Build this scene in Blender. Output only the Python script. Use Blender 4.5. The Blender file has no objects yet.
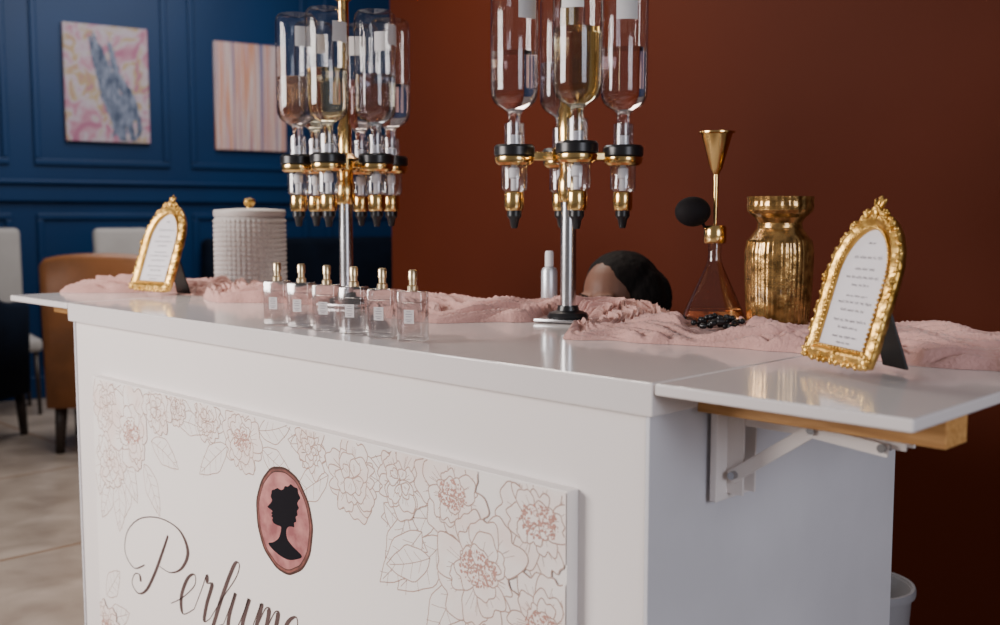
import bpy, bmesh, math, random
from mathutils import Vector, Matrix, noise
from mathutils.geometry import tessellate_polygon
random.seed(7)
rad = math.radians
ZT = 1.08   # counter height
COL = bpy.context.scene.collection

# ------------------------------------------------------------------ materials
MATS = {}
def pbr(name, color, rough=0.5, metal=0.0, var=0.0, scale=8.0, bump=0.0, bscale=60.0,
        color2=None, spec=0.5, coat=0.0, trans=0.0, ior=1.45, sheen=0.0, stretch=(1,1,1)):
    if name in MATS: return MATS[name]
    m = bpy.data.materials.new(name); m.use_nodes = True
    nt = m.node_tree; N = nt.nodes; L = nt.links
    b = N["Principled BSDF"]
    b.inputs["Roughness"].default_value = rough
    b.inputs["Metallic"].default_value = metal
    b.inputs["Specular IOR Level"].default_value = spec
    b.inputs["Coat Weight"].default_value = coat
    b.inputs["Transmission Weight"].default_value = trans
    b.inputs["IOR"].default_value = ior
    b.inputs["Sheen Weight"].default_value = sheen
    tc = N.new("ShaderNodeTexCoord"); mp = N.new("ShaderNodeMapping")
    mp.inputs["Scale"].default_value = stretch
    L.new(tc.outputs["Object"], mp.inputs["Vector"])
    no = N.new("ShaderNodeTexNoise"); no.inputs["Scale"].default_value = scale
    no.inputs["Detail"].default_value = 5
    L.new(mp.outputs["Vector"], no.inputs["Vector"])
    cr = N.new("ShaderNodeValToRGB")
    c2 = color2 if color2 else tuple(max(0, c*(1-var)) for c in color)
    cr.color_ramp.elements[0].position = 0.35; cr.color_ramp.elements[1].position = 0.65
    cr.color_ramp.elements[0].color = (*c2, 1); cr.color_ramp.elements[1].color = (*color, 1)
    L.new(no.outputs["Fac"], cr.inputs["Fac"]); L.new(cr.outputs["Color"], b.inputs["Base Color"])
    if bump > 0:
        n2 = N.new("ShaderNodeTexNoise"); n2.inputs["Scale"].default_value = bscale
        L.new(mp.outputs["Vector"], n2.inputs["Vector"])
        bp = N.new("ShaderNodeBump"); bp.inputs["Strength"].default_value = bump
        bp.inputs["Distance"].default_value = 0.01
        L.new(n2.outputs["Fac"], bp.inputs["Height"]); L.new(bp.outputs["Normal"], b.inputs["Normal"])
    MATS[name] = m
    return m

def thin_glass(name, tint=(0.95,0.96,0.97), edge=(0.45,0.47,0.5), rough=0.02, base=0.05, edger=0.8, pw=3.0):
    """thin-walled glass: clear pane with Fresnel-like reflection, same from both faces"""
    if name in MATS: return MATS[name]
    m = bpy.data.materials.new(name); m.use_nodes = True
    nt = m.node_tree; N = nt.nodes; L = nt.links
    N.remove(N["Principled BSDF"]); out = N["Material Output"]
    lw = N.new("ShaderNodeLayerWeight"); lw.inputs["Blend"].default_value = 0.5
    cr = N.new("ShaderNodeValToRGB")
    cr.color_ramp.elements[0].color = (*tint,1); cr.color_ramp.elements[1].color = (*edge,1)
    cr.color_ramp.elements[0].position = 0.45
    tr = N.new("ShaderNodeBsdfTransparent"); gs = N.new("ShaderNodeBsdfGlossy")
    gs.inputs["Roughness"].default_value = rough
    p = N.new("ShaderNodeMath"); p.operation='POWER'; p.inputs[1].default_value=pw
    mu = N.new("ShaderNodeMath"); mu.operation = 'MULTIPLY_ADD'; mu.inputs[1].default_value = edger; mu.inputs[2].default_value=base
    mx = N.new("ShaderNodeMixShader")
    L.new(lw.outputs["Facing"], cr.inputs["Fac"]); L.new(cr.outputs["Color"], tr.inputs["Color"])
    L.new(lw.outputs["Facing"], p.inputs[0]); L.new(p.outputs[0], mu.inputs[0]); L.new(mu.outputs[0], mx.inputs["Fac"])
    L.new(tr.outputs[0], mx.inputs[1]); L.new(gs.outputs[0], mx.inputs[2])
    L.new(mx.outputs[0], out.inputs["Surface"])
    MATS[name] = m; return m

M_white = pbr("white_laminate", (0.79,0.735,0.715), 0.35, var=0.03, scale=2)
M_top   = pbr("glossy_white_top", (0.71,0.66,0.65), 0.13, var=0.03, scale=3, coat=0.3)
M_end   = pbr("white_end_panel", (0.66,0.655,0.695), 0.4, var=0.12, scale=3, bump=0.03, bscale=8)
M_board = pbr("sign_board_white", (0.83,0.775,0.745), 0.5, var=0.01, scale=3)
M_petal = pbr("petal_blush_wash", (0.83,0.775,0.745), 0.55, color2=(0.79,0.66,0.61), scale=14)
M_line  = pbr("rose_taupe_ink", (0.42,0.27,0.22), 0.6, var=0.15, scale=30)
M_blush = pbr("blush_ink", (0.50,0.255,0.205), 0.6, var=0.25, scale=120)
M_ink   = pbr("dark_taupe_ink", (0.105,0.070,0.066), 0.9, var=0.2, scale=20, spec=.05)
M_cam   = pbr("rose_watercolour", (0.48,0.20,0.185), 0.6, color2=(0.24,0.07,0.075), scale=28)
M_camb  = pbr("umber_ring", (0.06,0.018,0.012), 0.5, var=0.4, scale=40)
M_sil   = pbr("black_silhouette_ink", (0.008,0.007,0.010), 0.8, var=0.1, spec=.1)
M_gold  = pbr("antique_gold", (0.78,0.50,0.15), 0.34, 1.0, color2=(0.50,0.28,0.06), scale=40, bump=0.15, bscale=150)
M_brass = pbr("polished_brass", (0.84,0.57,0.23), 0.18, 1.0, var=0.12, scale=12)
M_pbrass= pbr("pale_gold_cap", (0.86,0.68,0.42), 0.3, 1.0, var=0.08, scale=12)
M_chrome= pbr("brushed_chrome", (0.50,0.50,0.52), 0.25, 1.0, var=0.12, scale=15)
M_black = pbr("black_plastic", (0.012,0.012,0.014), 0.3, var=0.2, scale=20)
M_rubber= pbr("black_rubber", (0.008,0.006,0.007), 0.75, var=0.2, scale=20, spec=.2)
M_paper = pbr("ivory_card", (0.74,0.71,0.75), 0.6, var=0.03, scale=10)
M_text  = pbr("grey_text_ink", (0.18,0.16,0.19), 0.6, var=0.1)
M_label = pbr("paper_label", (0.72,0.71,0.72), 0.6, var=0.06, scale=30)
M_plabel= pbr("frosted_label", (0.55,0.51,0.515), 0.5, var=0.06, scale=30)
M_cloth = pbr("dusty_pink_gauze", (0.59,0.325,0.285), 0.9, var=0.15, scale=25, bump=0.35, bscale=200, sheen=0.15)
M_wood  = pbr("pine_wood", (0.55,0.29,0.10), 0.5, color2=(0.38,0.18,0.05), scale=14, stretch=(1,10,10))
M_glass = thin_glass("clear_glass", (0.98,0.98,0.985), (0.60,0.60,0.62), rough=.07, base=.045, edger=.6, pw=3.5)
M_plast = thin_glass("clear_acrylic", (0.93,0.93,0.95), (0.62,0.62,0.66), rough=0.14, base=.10, edger=.6, pw=2)
M_pglass= thin_glass("perfume_glass", (0.98,0.975,0.98), (0.80,0.78,0.79), rough=0.10, base=.22, edger=.8, pw=2)
M_pliq  = thin_glass("perfume_tint", (0.98,0.95,0.94), (0.84,0.79,0.78), rough=0.04, base=.08, edger=.5, pw=3)
M_fglass= thin_glass("flask_glass", (0.91,0.80,0.70), (0.38,0.25,0.17), base=.08, edger=.65, pw=4)
M_liqA  = pbr("blush_liquid", (0.89,0.76,0.74), 0.02, var=0.02, trans=1.0, ior=1.33)
M_liqB  = pbr("amber_liquid", (0.93,0.84,0.62), 0.02, var=0.02, trans=1.0, ior=1.33)
M_liqC  = pbr("smoky_liquid", (0.66,0.71,0.78), 0.02, var=0.02, trans=1.0, ior=1.33)
M_merc  = pbr("gold_mercury_glass", (0.56,0.32,0.105), 0.22, 0.80, color2=(0.17,0.09,0.024), scale=60, bump=0.12, bscale=90, coat=.5)
M_ceram = pbr("grey_stoneware", (0.54,0.50,0.48), 0.55, var=0.08, scale=14)
M_alu   = pbr("satin_aluminium", (0.62,0.64,0.68), 0.35, 0.6, var=0.1)
M_leather=pbr("tan_leather", (0.29,0.112,0.039), 0.30, var=0.4, scale=5, bump=0.1, bscale=90)
M_dark  = pbr("dark_wood", (0.03,0.018,0.014), 0.4, var=0.3, scale=10)
M_navy  = pbr("navy_velvet", (0.003,0.007,0.018), 0.85, var=0.4, scale=5, spec=.15)
M_cream = pbr("cream_upholstery", (0.40,0.375,0.36), 0.8, var=0.1, scale=6)
M_skin  = pbr("brown_skin", (0.17,0.078,0.050), 0.55, var=0.12, scale=14)
M_hair  = pbr("black_hair", (0.009,0.0065,0.006), 0.75, color2=(.004,.003,.003), scale=40, bump=0.3, bscale=70, spec=.15, stretch=(1,1,.3))
M_cloth2= pbr("black_cotton", (0.02,0.02,0.024), 0.8, var=0.2, scale=10)
M_eye   = pbr("eye_white", (0.4,0.37,0.34), 0.2, var=0.05)
M_bin   = pbr("grey_plastic_bin", (0.36,0.36,0.39), 0.35, var=0.1, scale=5)
M_bwall = pbr("blue_wall_paint", (0.0005,0.029,0.106), 0.42, var=0.25, scale=0.8, bump=0.03, bscale=30, spec=.3)
M_rwall = pbr("terracotta_wall_paint", (0.073,0.0135,0.0047), 0.6, var=0.16, scale=0.9, bump=0.05, bscale=25, spec=.10)

def floor_mat():
    m = bpy.data.materials.new("stone_tile_floor"); m.use_nodes=True
    N=m.node_tree.nodes; L=m.node_tree.links; b=N["Principled BSDF"]
    b.inputs["Roughness"].default_value=0.28
    tc=N.new("ShaderNodeTexCoord")
    n1=N.new("ShaderNodeTexNoise"); n1.inputs["Scale"].default_value=4.5; n1.inputs["Detail"].default_value=8
    n1.inputs["Distortion"].default_value=0.4
    cr=N.new("ShaderNodeValToRGB")
    cr.color_ramp.elements[0].position=0.30; cr.color_ramp.elements[0].color=(0.26,0.205,0.165,1)
    cr.color_ramp.elements[1].position=0.70; cr.color_ramp.elements[1].color=(0.46,0.38,0.32,1)
    br=N.new("ShaderNodeTexBrick"); br.inputs["Scale"].default_value=1.0
    br.inputs["Brick Width"].default_value=1.3; br.inputs["Row Height"].default_value=1.3
    br.inputs["Mortar Size"].default_value=0.010
    mx=N.new("ShaderNodeMixRGB"); mx.inputs[2].default_value=(0.24,0.14,0.08,1)
    L.new(tc.outputs["Object"],n1.inputs["Vector"]); L.new(tc.outputs["Object"],br.inputs["Vector"])
    L.new(n1.outputs["Fac"],cr.inputs["Fac"]); L.new(cr.outputs["Color"],mx.inputs[1])
    L.new(br.outputs["Fac"],mx.inputs[0]); L.new(mx.outputs[0],b.inputs["Base Color"])
    return m
M_floor = floor_mat()

def paint_mat(name, kind):
    m=bpy.data.materials.new(name); m.use_nodes=True
    N=m.node_tree.nodes; L=m.node_tree.links; b=N["Principled BSDF"]; b.inputs["Roughness"].default_value=0.6
    tc=N.new("ShaderNodeTexCoord"); mp=N.new("ShaderNodeMapping")
    L.new(tc.outputs["Object"],mp.inputs["Vector"])
    n=N.new("ShaderNodeTexNoise"); n.inputs["Detail"].default_value=6
    cr=N.new("ShaderNodeValToRGB"); e=cr.color_ramp.elements
    L.new(mp.outputs["Vector"],n.inputs["Vector"]); L.new(n.outputs["Fac"],cr.inputs["Fac"])
    if kind=="stripes":
        mp.inputs["Scale"].default_value=(11,1,0.25); n.inputs["Scale"].default_value=1.6
        cols=[(0.32,(0.20,0.10,0.16)),(0.40,(0.50,0.36,0.42)),(0.46,(0.58,0.23,0.11)),(0.52,(0.60,0.54,0.56)),(0.58,(0.48,0.22,0.20)),(0.66,(0.12,0.17,0.32))]
    else:
        mp.inputs["Scale"].default_value=(5,1,4); n.inputs["Scale"].default_value=1.4; n.inputs["Distortion"].default_value=1.5
        cols=[(0.32,(0.32,0.11,0.19)),(0.42,(0.38,0.20,0.26)),(0.50,(0.40,0.36,0.42)),(0.57,(0.36,0.26,0.13)),(0.66,(0.32,0.13,0.20))]
    while len(e)<len(cols): e.new(0.5)
    for k,(p,c) in enumerate(cols): e[k].position=p; e[k].color=(*c,1)
    L.new(cr.outputs["Color"],b.inputs["Base Color"])
    return m

# ------------------------------------------------------------------ helpers
def link(o, parent=None):
    COL.objects.link(o)
    if parent is not None: o.parent = parent
    return o
def empty(name, loc, rot=(0,0,0), label=None, cat=None, group=None):
    o = bpy.data.objects.new(name, None); o.location=loc; o.rotation_euler=rot
    o.empty_display_size=0.05; link(o)
    if label: o["label"]=label
    if cat: o["category"]=cat
    if group: o["group"]=group
    return o
def tag(o,label,cat,group=None):
    o["label"]=label; o["category"]=cat
    if group: o["group"]=group
    return o
def bm_to(name, bm, mat, parent=None, loc=(0,0,0), rot=(0,0,0), smooth=True, mats=None):
    me = bpy.data.meshes.new(name); bm.to_mesh(me); bm.free()
    for mm in (mats or [mat]): me.materials.append(mm)
    if smooth:
        for p in me.polygons: p.use_smooth=True
    o = bpy.data.objects.new(name, me); o.location=loc; o.rotation_euler=rot
    return link(o,parent)
def inst(name, me, parent=None, loc=(0,0,0), rot=(0,0,0)):
    o=bpy.data.objects.new(name, me); o.location=loc; o.rotation_euler=rot
    return link(o,parent)
def add_box(bm, c, s, bevel=0.0, rot=None, seg=2):
    r = bmesh.ops.create_cube(bm, size=1.0)
    vs = r["verts"]
    bmesh.ops.scale(bm, vec=s, verts=vs)
    if bevel>0:
        es = list({e for v in vs for e in v.link_edges})
        rb = bmesh.ops.bevel(bm, geom=es, offset=bevel, segments=seg, affect='EDGES', profile=0.5)
        vs = list({v for f in rb["faces"] for v in f.verts} | {v for v in vs if v.is_valid})
    if rot is not None: bmesh.ops.rotate(bm, cent=(0,0,0), matrix=rot, verts=vs)
    bmesh.ops.translate(bm, vec=c, verts=vs)
def boxo(name,c,s,mat,parent=None,bevel=0.003,rot=None,loc=(0,0,0)):
    bm=bmesh.new(); add_box(bm,c,s,bevel,rot); return bm_to(name,bm,mat,parent,loc,smooth=False)
def add_ell(bm, c, r, u=10, v=7, rot=None):
    res=bmesh.ops.create_uvsphere(bm,u_segments=u,v_segments=v,radius=1.0); vs=res["verts"]
    bmesh.ops.scale(bm,vec=r,verts=vs)
    if rot is not None: bmesh.ops.rotate(bm,cent=(0,0,0),matrix=rot,verts=vs)
    bmesh.ops.translate(bm,vec=c,verts=vs)
def add_cap(bm,p1,p2,r1,r2,n=8,u=12,v=8):
    p1=Vector(p1);p2=Vector(p2)
    for i in range(n+1):
        t=i/n; r=r1+(r2-r1)*t
        add_ell(bm,p1.lerp(p2,t),(r,r,r),u,v)
def add_tube(bm,p1,p2,r1,r2=None,seg=16,caps=True):
    r2=r1 if r2 is None else r2
    p1=Vector(p1);p2=Vector(p2);d=(p2-p1); q=d.to_track_quat('Z','Y')
    A=[];B=[]
    for i in range(seg):
        a=2*math.pi*i/seg
        A.append(bm.verts.new(p1+q@Vector((r1*math.cos(a),r1*math.sin(a),0))))
        B.append(bm.verts.new(p2+q@Vector((r2*math.cos(a),r2*math.sin(a),0))))
    for i in range(seg):
        j=(i+1)%seg; bm.faces.new((A[i],A[j],B[j],B[i]))
    if caps: bm.faces.new(A[::-1]); bm.faces.new(B)
def add_lathe(bm, prof, seg=40, mod=None, c=(0,0,0)):
    rings=[]
    for (r,z) in prof:
        if r<1e-5: rings.append([bm.verts.new((c[0],c[1],c[2]+z))])
        else:
            ring=[]
            for i in range(seg):
                a=2*math.pi*i/seg; rr=r if mod is None else mod(r,z,a)
                ring.append(bm.verts.new((c[0]+rr*math.cos(a),c[1]+rr*math.sin(a),c[2]+z)))
            rings.append(ring)
    for k in range(len(rings)-1):
        A,B=rings[k],rings[k+1]
        if len(A)==1 and len(B)==1: continue
        for i in range(seg):
            j=(i+1)%seg
            if len(A)==1: bm.faces.new((A[0],B[j],B[i]))
            elif len(B)==1: bm.faces.new((A[i],A[j],B[0]))
            else: bm.faces.new((A[i],A[j],B[j],B[i]))
def sharp(o, ang=35):
    me=o.data
    try: me.set_sharp_from_angle(angle=rad(ang))
    except Exception: pass
    return o
def lathe(name,prof,mat,parent=None,seg=40,mod=None,loc=(0,0,0),rot=(0,0,0)):
    bm=bmesh.new(); add_lathe(bm,prof,seg,mod)
    bmesh.ops.recalc_face_normals(bm,faces=bm.faces)
    return sharp(bm_to(name,bm,mat,parent,loc,rot))
def refine(prof,n):
    out=[]
    for i in range(len(prof)-1):
        for k in range(n):
            t=k/n; out.append((prof[i][0]*(1-t)+prof[i+1][0]*t, prof[i][1]*(1-t)+prof[i+1][1]*t))
    out.append(prof[-1]); return out
def catmull(pts,n=8,closed=False):
    P=[Vector(p) for p in pts]; out=[]; m=len(P)
    rng=range(m if closed else m-1)
    for i in rng:
        if closed: a,b,c,d=P[(i-1)%m],P[i],P[(i+1)%m],P[(i+2)%m]
        else: a,b,c,d=P[max(i-1,0)],P[i],P[i+1],P[min(i+2,m-1)]
        for k in range(n):
            t=k/n; t2=t*t;t3=t2*t
            out.append(0.5*((2*b)+(-a+c)*t+(2*a-5*b+4*c-d)*t2+(-a+3*b-3*c+d)*t3))
    if not closed: out.append(P[-1])
    return out

# ------------------------------------------------------------------ structure
def structure(o): o["kind"]="structure"; return o
structure(boxo("floor",(-2.5,2.0,-0.05),(16,16,0.1),M_floor,bevel=0))
structure(boxo("wall_back",(0.61,1.90,1.7),(6.8,0.12,3.4),M_rwall,bevel=0))

WR = rad(78.5); WO = Vector((-6.58,2.769,0))
def wl(s,n,z):
    return WO+Vector((math.cos(WR)*s+math.sin(WR)*n, math.sin(WR)*s-math.cos(WR)*n, z))
bm=bmesh.new(); add_box(bm,(1.0,0.06,1.8),(11,0.12,3.6),0)
structure(bm_to("wall_side",bm,M_bwall,None,WO,(0,0,WR),smooth=False))
bm=bmesh.new()
add_box(bm,(1.0,-0.02,1.465),(11,0.04,0.13),0.012)
add_box(bm,(1.0,-0.035,1.54),(11,0.07,0.03),0.008)
add_box(bm,(1.0,-0.015,0.08),(11,0.03,0.16),0.006)
def ring_mould(bm,s0,s1,z0,z1,w=0.045,t=0.022):
    add_box(bm,((s0+s1)/2,-t/2,z0+w/2),(s1-s0,t,w),0.008); add_box(bm,((s0+s1)/2,-t/2,z1-w/2),(s1-s0,t,w),0.008)
    add_box(bm,(s0+w/2,-t/2,(z0+z1)/2),(w,t,z1-z0-2*w),0.008); add_box(bm,(s1-w/2,-t/2,(z0+z1)/2),(w,t,z1-z0-2*w),0.008)
for k in range(-4,5):
    s0=-0.92+1.11*k; s1=s0+0.95
    ring_mould(bm,s0,s1,1.66,3.2); ring_mould(bm,s0,s1,0.25,1.32)
structure(bm_to("trim_1",bm,M_bwall,None,WO,(0,0,WR),smooth=False))

def painting(s0,s1,z0,z1,mat,label,extra=None):
    w=s1-s0; h=z1-z0
    o=empty("wall_painting",wl((s0+s1)/2,0.0,(z0+z1)/2),(0,0,WR),label,"painting")
    boxo("canvas",(0,-0.022,0),(w,0.036,h),mat,o,0.004)
    if extra: extra(o,w,h)
    return o
def streaks(o,w,h):
    bm=bmesh.new()
    rng=random.Random(3)
    M_s=pbr("slate_blue_paint",(0.03,0.05,0.10),0.6,color2=(0.20,0.23,0.32),scale=14,stretch=(3,1,1))
    for k in range(11):
        x=-0.13+.17*rng.random(); z=.36-.03*k
        pts=[(x,z),(x+.03,z-.12),(x+.09+rng.uniform(-.03,.03),z-.26),(x+.14+rng.uniform(-.05,.05),max(-h/2+.03,z-.5)),(x+.17+rng.uniform(-.06,.05),max(-h/2+.02,z-.62))]
        c=catmull([(a,b,0) for a,b in pts],8); prev=None
        for i,p in enumerate(c):
            ww=0.028*math.sin(math.pi*(0.1+0.85*i/len(c)))*rng.uniform(0.6,1.3)
            xx=min(p.x,w/2-.04)
            a=bm.verts.new((xx-ww,-0.0405-k*0.0002,p.y)); b=bm.verts.new((xx+ww,-0.0405-k*0.0002,p.y))
            if prev: bm.faces.new((prev[0],prev[1],b,a))
            prev=(a,b)
    bm_to("brushwork",bm,M_s,o,smooth=False)
painting(-0.708,-0.119,1.835,2.665,paint_mat("abstract_blush_paint","cloud"),"abstract canvas in blush and cream with dark blue brush marks",streaks)
painting(0.38,0.95,1.81,2.63,paint_mat("abstract_stripe_paint","stripes"),"abstract canvas of vertical pink white and orange stripes")

# ------------------------------------------------------------------ counter
BD=0.768
cab=empty("bar_cabinet",(-0.93,0.009+BD/2,0),label="white portable bar cabinet with flat front and plain ends",cat="bar counter")
boxo("body",(0,0,(ZT-0.047+0.06)/2),(1.822,BD,ZT-0.047-0.06),M_white,cab,0.003)
boxo("end_panel",(0.9145,0,(ZT-0.047+0.06)/2),(0.007,BD+.006,ZT-0.047-0.06),M_end,cab,0.001)
boxo("end_panel",(-0.9145,0,(ZT-0.047+0.06)/2),(0.007,BD+.006,ZT-0.047-0.06),M_end,cab,0.001)
boxo("plinth",(0,0.01,0.03),(1.74,0.68,0.06),M_black,cab,0.002)

CW=0.79
ctop=empty("countertop",(-0.9275,CW/2-.005,ZT),label="glossy white countertop slab with fold-out leaf at each end",cat="countertop")
boxo("slab",(0,0,-0.0232),(1.855,CW,0.0464),M_top,ctop,0.0025)
leafR=boxo("side_leaf",(0.9275+0.003+0.176,0,-0.008),(0.352,CW,0.016),M_top,ctop,0.003)
leafL=boxo("side_leaf",(-0.9275-0.003-0.19,0,-0.008),(0.38,CW,0.016),M_top,ctop,0.003)
def bracket(sign,xbody,y):
    x0=xbody; s=sign; par=leafR if s>0 else leafL
    bm=bmesh.new(); add_box(bm,(x0+s*0.178,y+.014,-0.0345),(0.350,0.064,0.036),0.002)
    bm_to("wooden_support_rail",bm,M_wood,par,smooth=False)["label"]="pale pine support rail"
    yb=y+0.066
    bm=bmesh.new()
    add_box(bm,(x0+s*0.006,yb+.000,-0.108),(0.012,0.090,0.165),0.002)
    add_box(bm,(x0+s*0.024,yb-0.016,-0.108),(0.030,0.004,0.145),0.001)
    add_box(bm,(x0+s*0.024,yb+0.016,-0.108),(0.030,0.004,0.145),0.001)
    add_box(bm,(x0+s*0.150,yb-0.013,-0.066),(0.25,0.004,0.024),0.001)
    add_box(bm,(x0+s*0.150,yb+0.013,-0.066),(0.25,0.004,0.024),0.001)
    add_box(bm,(x0+s*0.150,yb,-0.054),(0.25,0.028,0.004),0.001)
    add_box(bm,(x0+s*0.235,yb,-0.034),(0.08,0.028,0.036),0.001)
    p1=Vector((x0+s*0.028,yb-.020,-0.150)); p2=Vector((x0+s*0.150,yb-.020,-0.066)); d=p2-p1
    ang=math.atan2(d.z,d.x)
    add_box(bm,(p1+p2)/2,(d.length+0.02,0.006,0.019),0.001,Matrix.Rotation(-ang,3,'Y'))
    p3=Vector((x0+s*0.250,yb-.020,-0.075)); d=p3-p2; ang=math.atan2(d.z,d.x)
    add_box(bm,(p2+p3)/2+Vector((0,-.005,-.003)),(d.length+.014,0.004,0.017),0.001,Matrix.Rotation(-ang,3,'Y'))
    bm_to("folding_bracket",bm,M_white,par,smooth=False)["label"]="white metal folding shelf bracket"
    bm=bmesh.new()
    for p in (p1,p2,p3): add_tube(bm,p+Vector((0,-0.013,0)),p+Vector((0,0.034,0)),0.006,seg=12)
    bm_to("bracket_pivot",bm,M_chrome,par,smooth=False)["kind"]="stuff"
bracket(1,0.9275-0.004,-0.27)
bracket(-1,-0.9275+0.004,-0.27)

# ------------------------------------------------------------------ sign panel with print
PX0,PX1=-1.70,-0.14; PZ1=ZT-0.172; PZ0=0.22; PY=-0.0155
sign=empty("sign_board",(0,0,0),label="white printed sign board with line-drawn peonies on bar front",cat="sign")
sign.location=((PX0+PX1)/2,PY+0.007,PZ0)
def S(x,y,z): return (x-sign.location.x,y-sign.location.y,z-sign.location.z)
boxo("board",S((PX0+PX1)/2,(PY+0.0085)/2,(PZ0+PZ1)/2),(PX1-PX0,0.024,PZ1-PZ0),M_board,sign,0.001)
YF=(PY+0.0085)/2-0.012
class Art:
    def __init__(s): s.bm=bmesh.new(); s.y=YF-0.0001
    def step(s,d=0.0000012): s.y-=d
    def cl(s,p):
        return (min(max(p[0],PX0+0.002),PX1-0.002),min(max(p[1],PZ0+0.002),PZ1-0.002))
    def fill(s,pts,mi,st=0.0000012):
        q=[]
        for p in pts:
            c=s.cl(p)
            if not q or (abs(c[0]-q[-1][0])+abs(c[1]-q[-1][1]))>1e-5: q.append(c)
        if len(q)<3: return
        try:
            f=s.bm.faces.new([s.bm.verts.new(S(p[0],s.y,p[1])) for p in q]); f.material_index=mi
        except Exception: pass
        s.step(st)
    def ribbon(s,pts,w,mi,st=False):
        n=len(pts); prev=None
        for i in range(n):
            p=pts[i]; c=s.cl(p)
            out=abs(c[0]-p[0])+abs(c[1]-p[1])>1e-6
            a=pts[max(i-1,0)]; b=pts[min(i+1,n-1)]
            d=Vector((b[0]-a[0],b[1]-a[1])); 
            if d.length<1e-9: d=Vector((1,0))
            d.normalize(); nn=Vector((-d.y,d.x)); ww=(w(i/(n-1),d) if callable(w) else w)/2
            if out: prev=None; continue
            v1=s.bm.verts.new(S(c[0]+nn.x*ww,s.y,c[1]+nn.y*ww)); v2=s.bm.verts.new(S(c[0]-nn.x*ww,s.y,c[1]-nn.y*ww))
            if prev: 
                f=s.bm.faces.new((prev[0],prev[1],v2,v1)); f.material_index=mi
            prev=(v1,v2)
        if st: s.step()
art=Art(); LW=0.0022
rng=random.Random(11)
def petal(cx,cz,ang,hw,r,wav,veins=2):
    pts=[]; n=26; ph=rng.uniform(0,6)
    dip=rng.uniform(.0,.20)
    for i in range(n+1):
        t=-1+2*i/n
        a=ang+hw*t
        rr=r*(1-0.42*abs(t)**3.0)*(1+wav*math.sin(5*t+ph)+0.5*wav*math.sin(11*t+ph*2)-dip*math.exp(-(t/.16)**2))
        pts.append((cx+rr*math.cos(a),cz+rr*math.sin(a)))
    base=(cx+0.05*r*math.cos(ang),cz+0.05*r*math.sin(ang))
    art.fill([base]+pts,3)
    loop=[base]+[(base[0]*0.5+pts[0][0]*0.5+0.03*r*math.cos(ang-1.2),base[1]*0.5+pts[0][1]*0.5+0.03*r*math.sin(ang-1.2))]+pts+[base]
    art.ribbon(loop,LW,1)
    for k in range(veins):
        o=rng.uniform(-0.6,0.6)*hw
        a0,a1=ang+o*0.6,ang+o
        q1=rng.uniform(.66,.8)
        art.ribbon([(cx+r*q*math.cos(a0+(a1-a0)*q),cz+r*q*math.sin(a0+(a1-a0)*q)) for q in (0.35,0.5,0.62,q1)],LW*0.45,1)
    art.step()
def peony(cx,cz,R,accent=True,rot=None):
    rot=rng.uniform(0,6) if rot is None else rot
    for (cnt,rr,hw) in ((6,1.0,0.70),(6,0.79,0.68),(5,0.57,0.78),(4,0.37,0.85)):
        order=list(range(cnt)); rng.shuffle(order)
        for k in order:
            petal(cx+rng.uniform(-.08,.08)*R,cz+rng.uniform(-.08,.08)*R,rot+2*math.pi*k/cnt+rng.uniform(-.22,.22),hw*rng.uniform(.72,1.15),R*rr*rng.uniform(.82,1.16),0.055,4 if rr>.7 else 2)
        rot+=0.5
    if accent:
        for k in range(200):
            a=rng.uniform(0,6.28); r=R*0.42*math.sqrt(rng.random()); s=R*rng.uniform(.010,.029)
            x=cx+r*math.cos(a);z=cz+.7*r*math.sin(a)
            art.fill([(x+s*math.cos(q),z+s*math.sin(q)) for q in (0,1.05,2.1,3.14,4.2,5.24)],2,0.0000008)
def leaf(x,z,ang,L,W,veins=4):
    n=14; up=[];dn=[]
    bend=rng.uniform(-.35,.35)
    def at(t,o):
        a=ang+bend*t
        px=x+L*t*math.cos(ang+bend*t*0.5); pz=z+L*t*math.sin(ang+bend*t*0.5)
        return (px-o*math.sin(a),pz+o*math.cos(a))
    for i in range(n+1):
        t=i/n; w=W*math.sin(math.pi*t**0.85)*(1+0.06*math.sin(t*17))
        up.append(at(t,w)); dn.append(at(t,-w))
    art.fill(up+dn[::-1][1:-1],0)
    art.ribbon(up,LW*.9,1); art.ribbon(dn,LW*.9,1); art.ribbon([at(i/n,0) for i in range(n)],LW*0.7,1)
    for k in range(1,veins+1):
        t=k/(veins+1)
        w=W*math.sin(math.pi*t**0.85)
        art.ribbon([at(t,0),at(t+.07,w*.45),at(min(t+.12,1),w*.85)],LW*0.5,1)
        art.ribbon([at(t,0),at(t+.07,-w*.45),at(min(t+.12,1),-w*.85)],LW*0.5,1)
    art.step()
def D(d): return ZT-d
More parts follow.
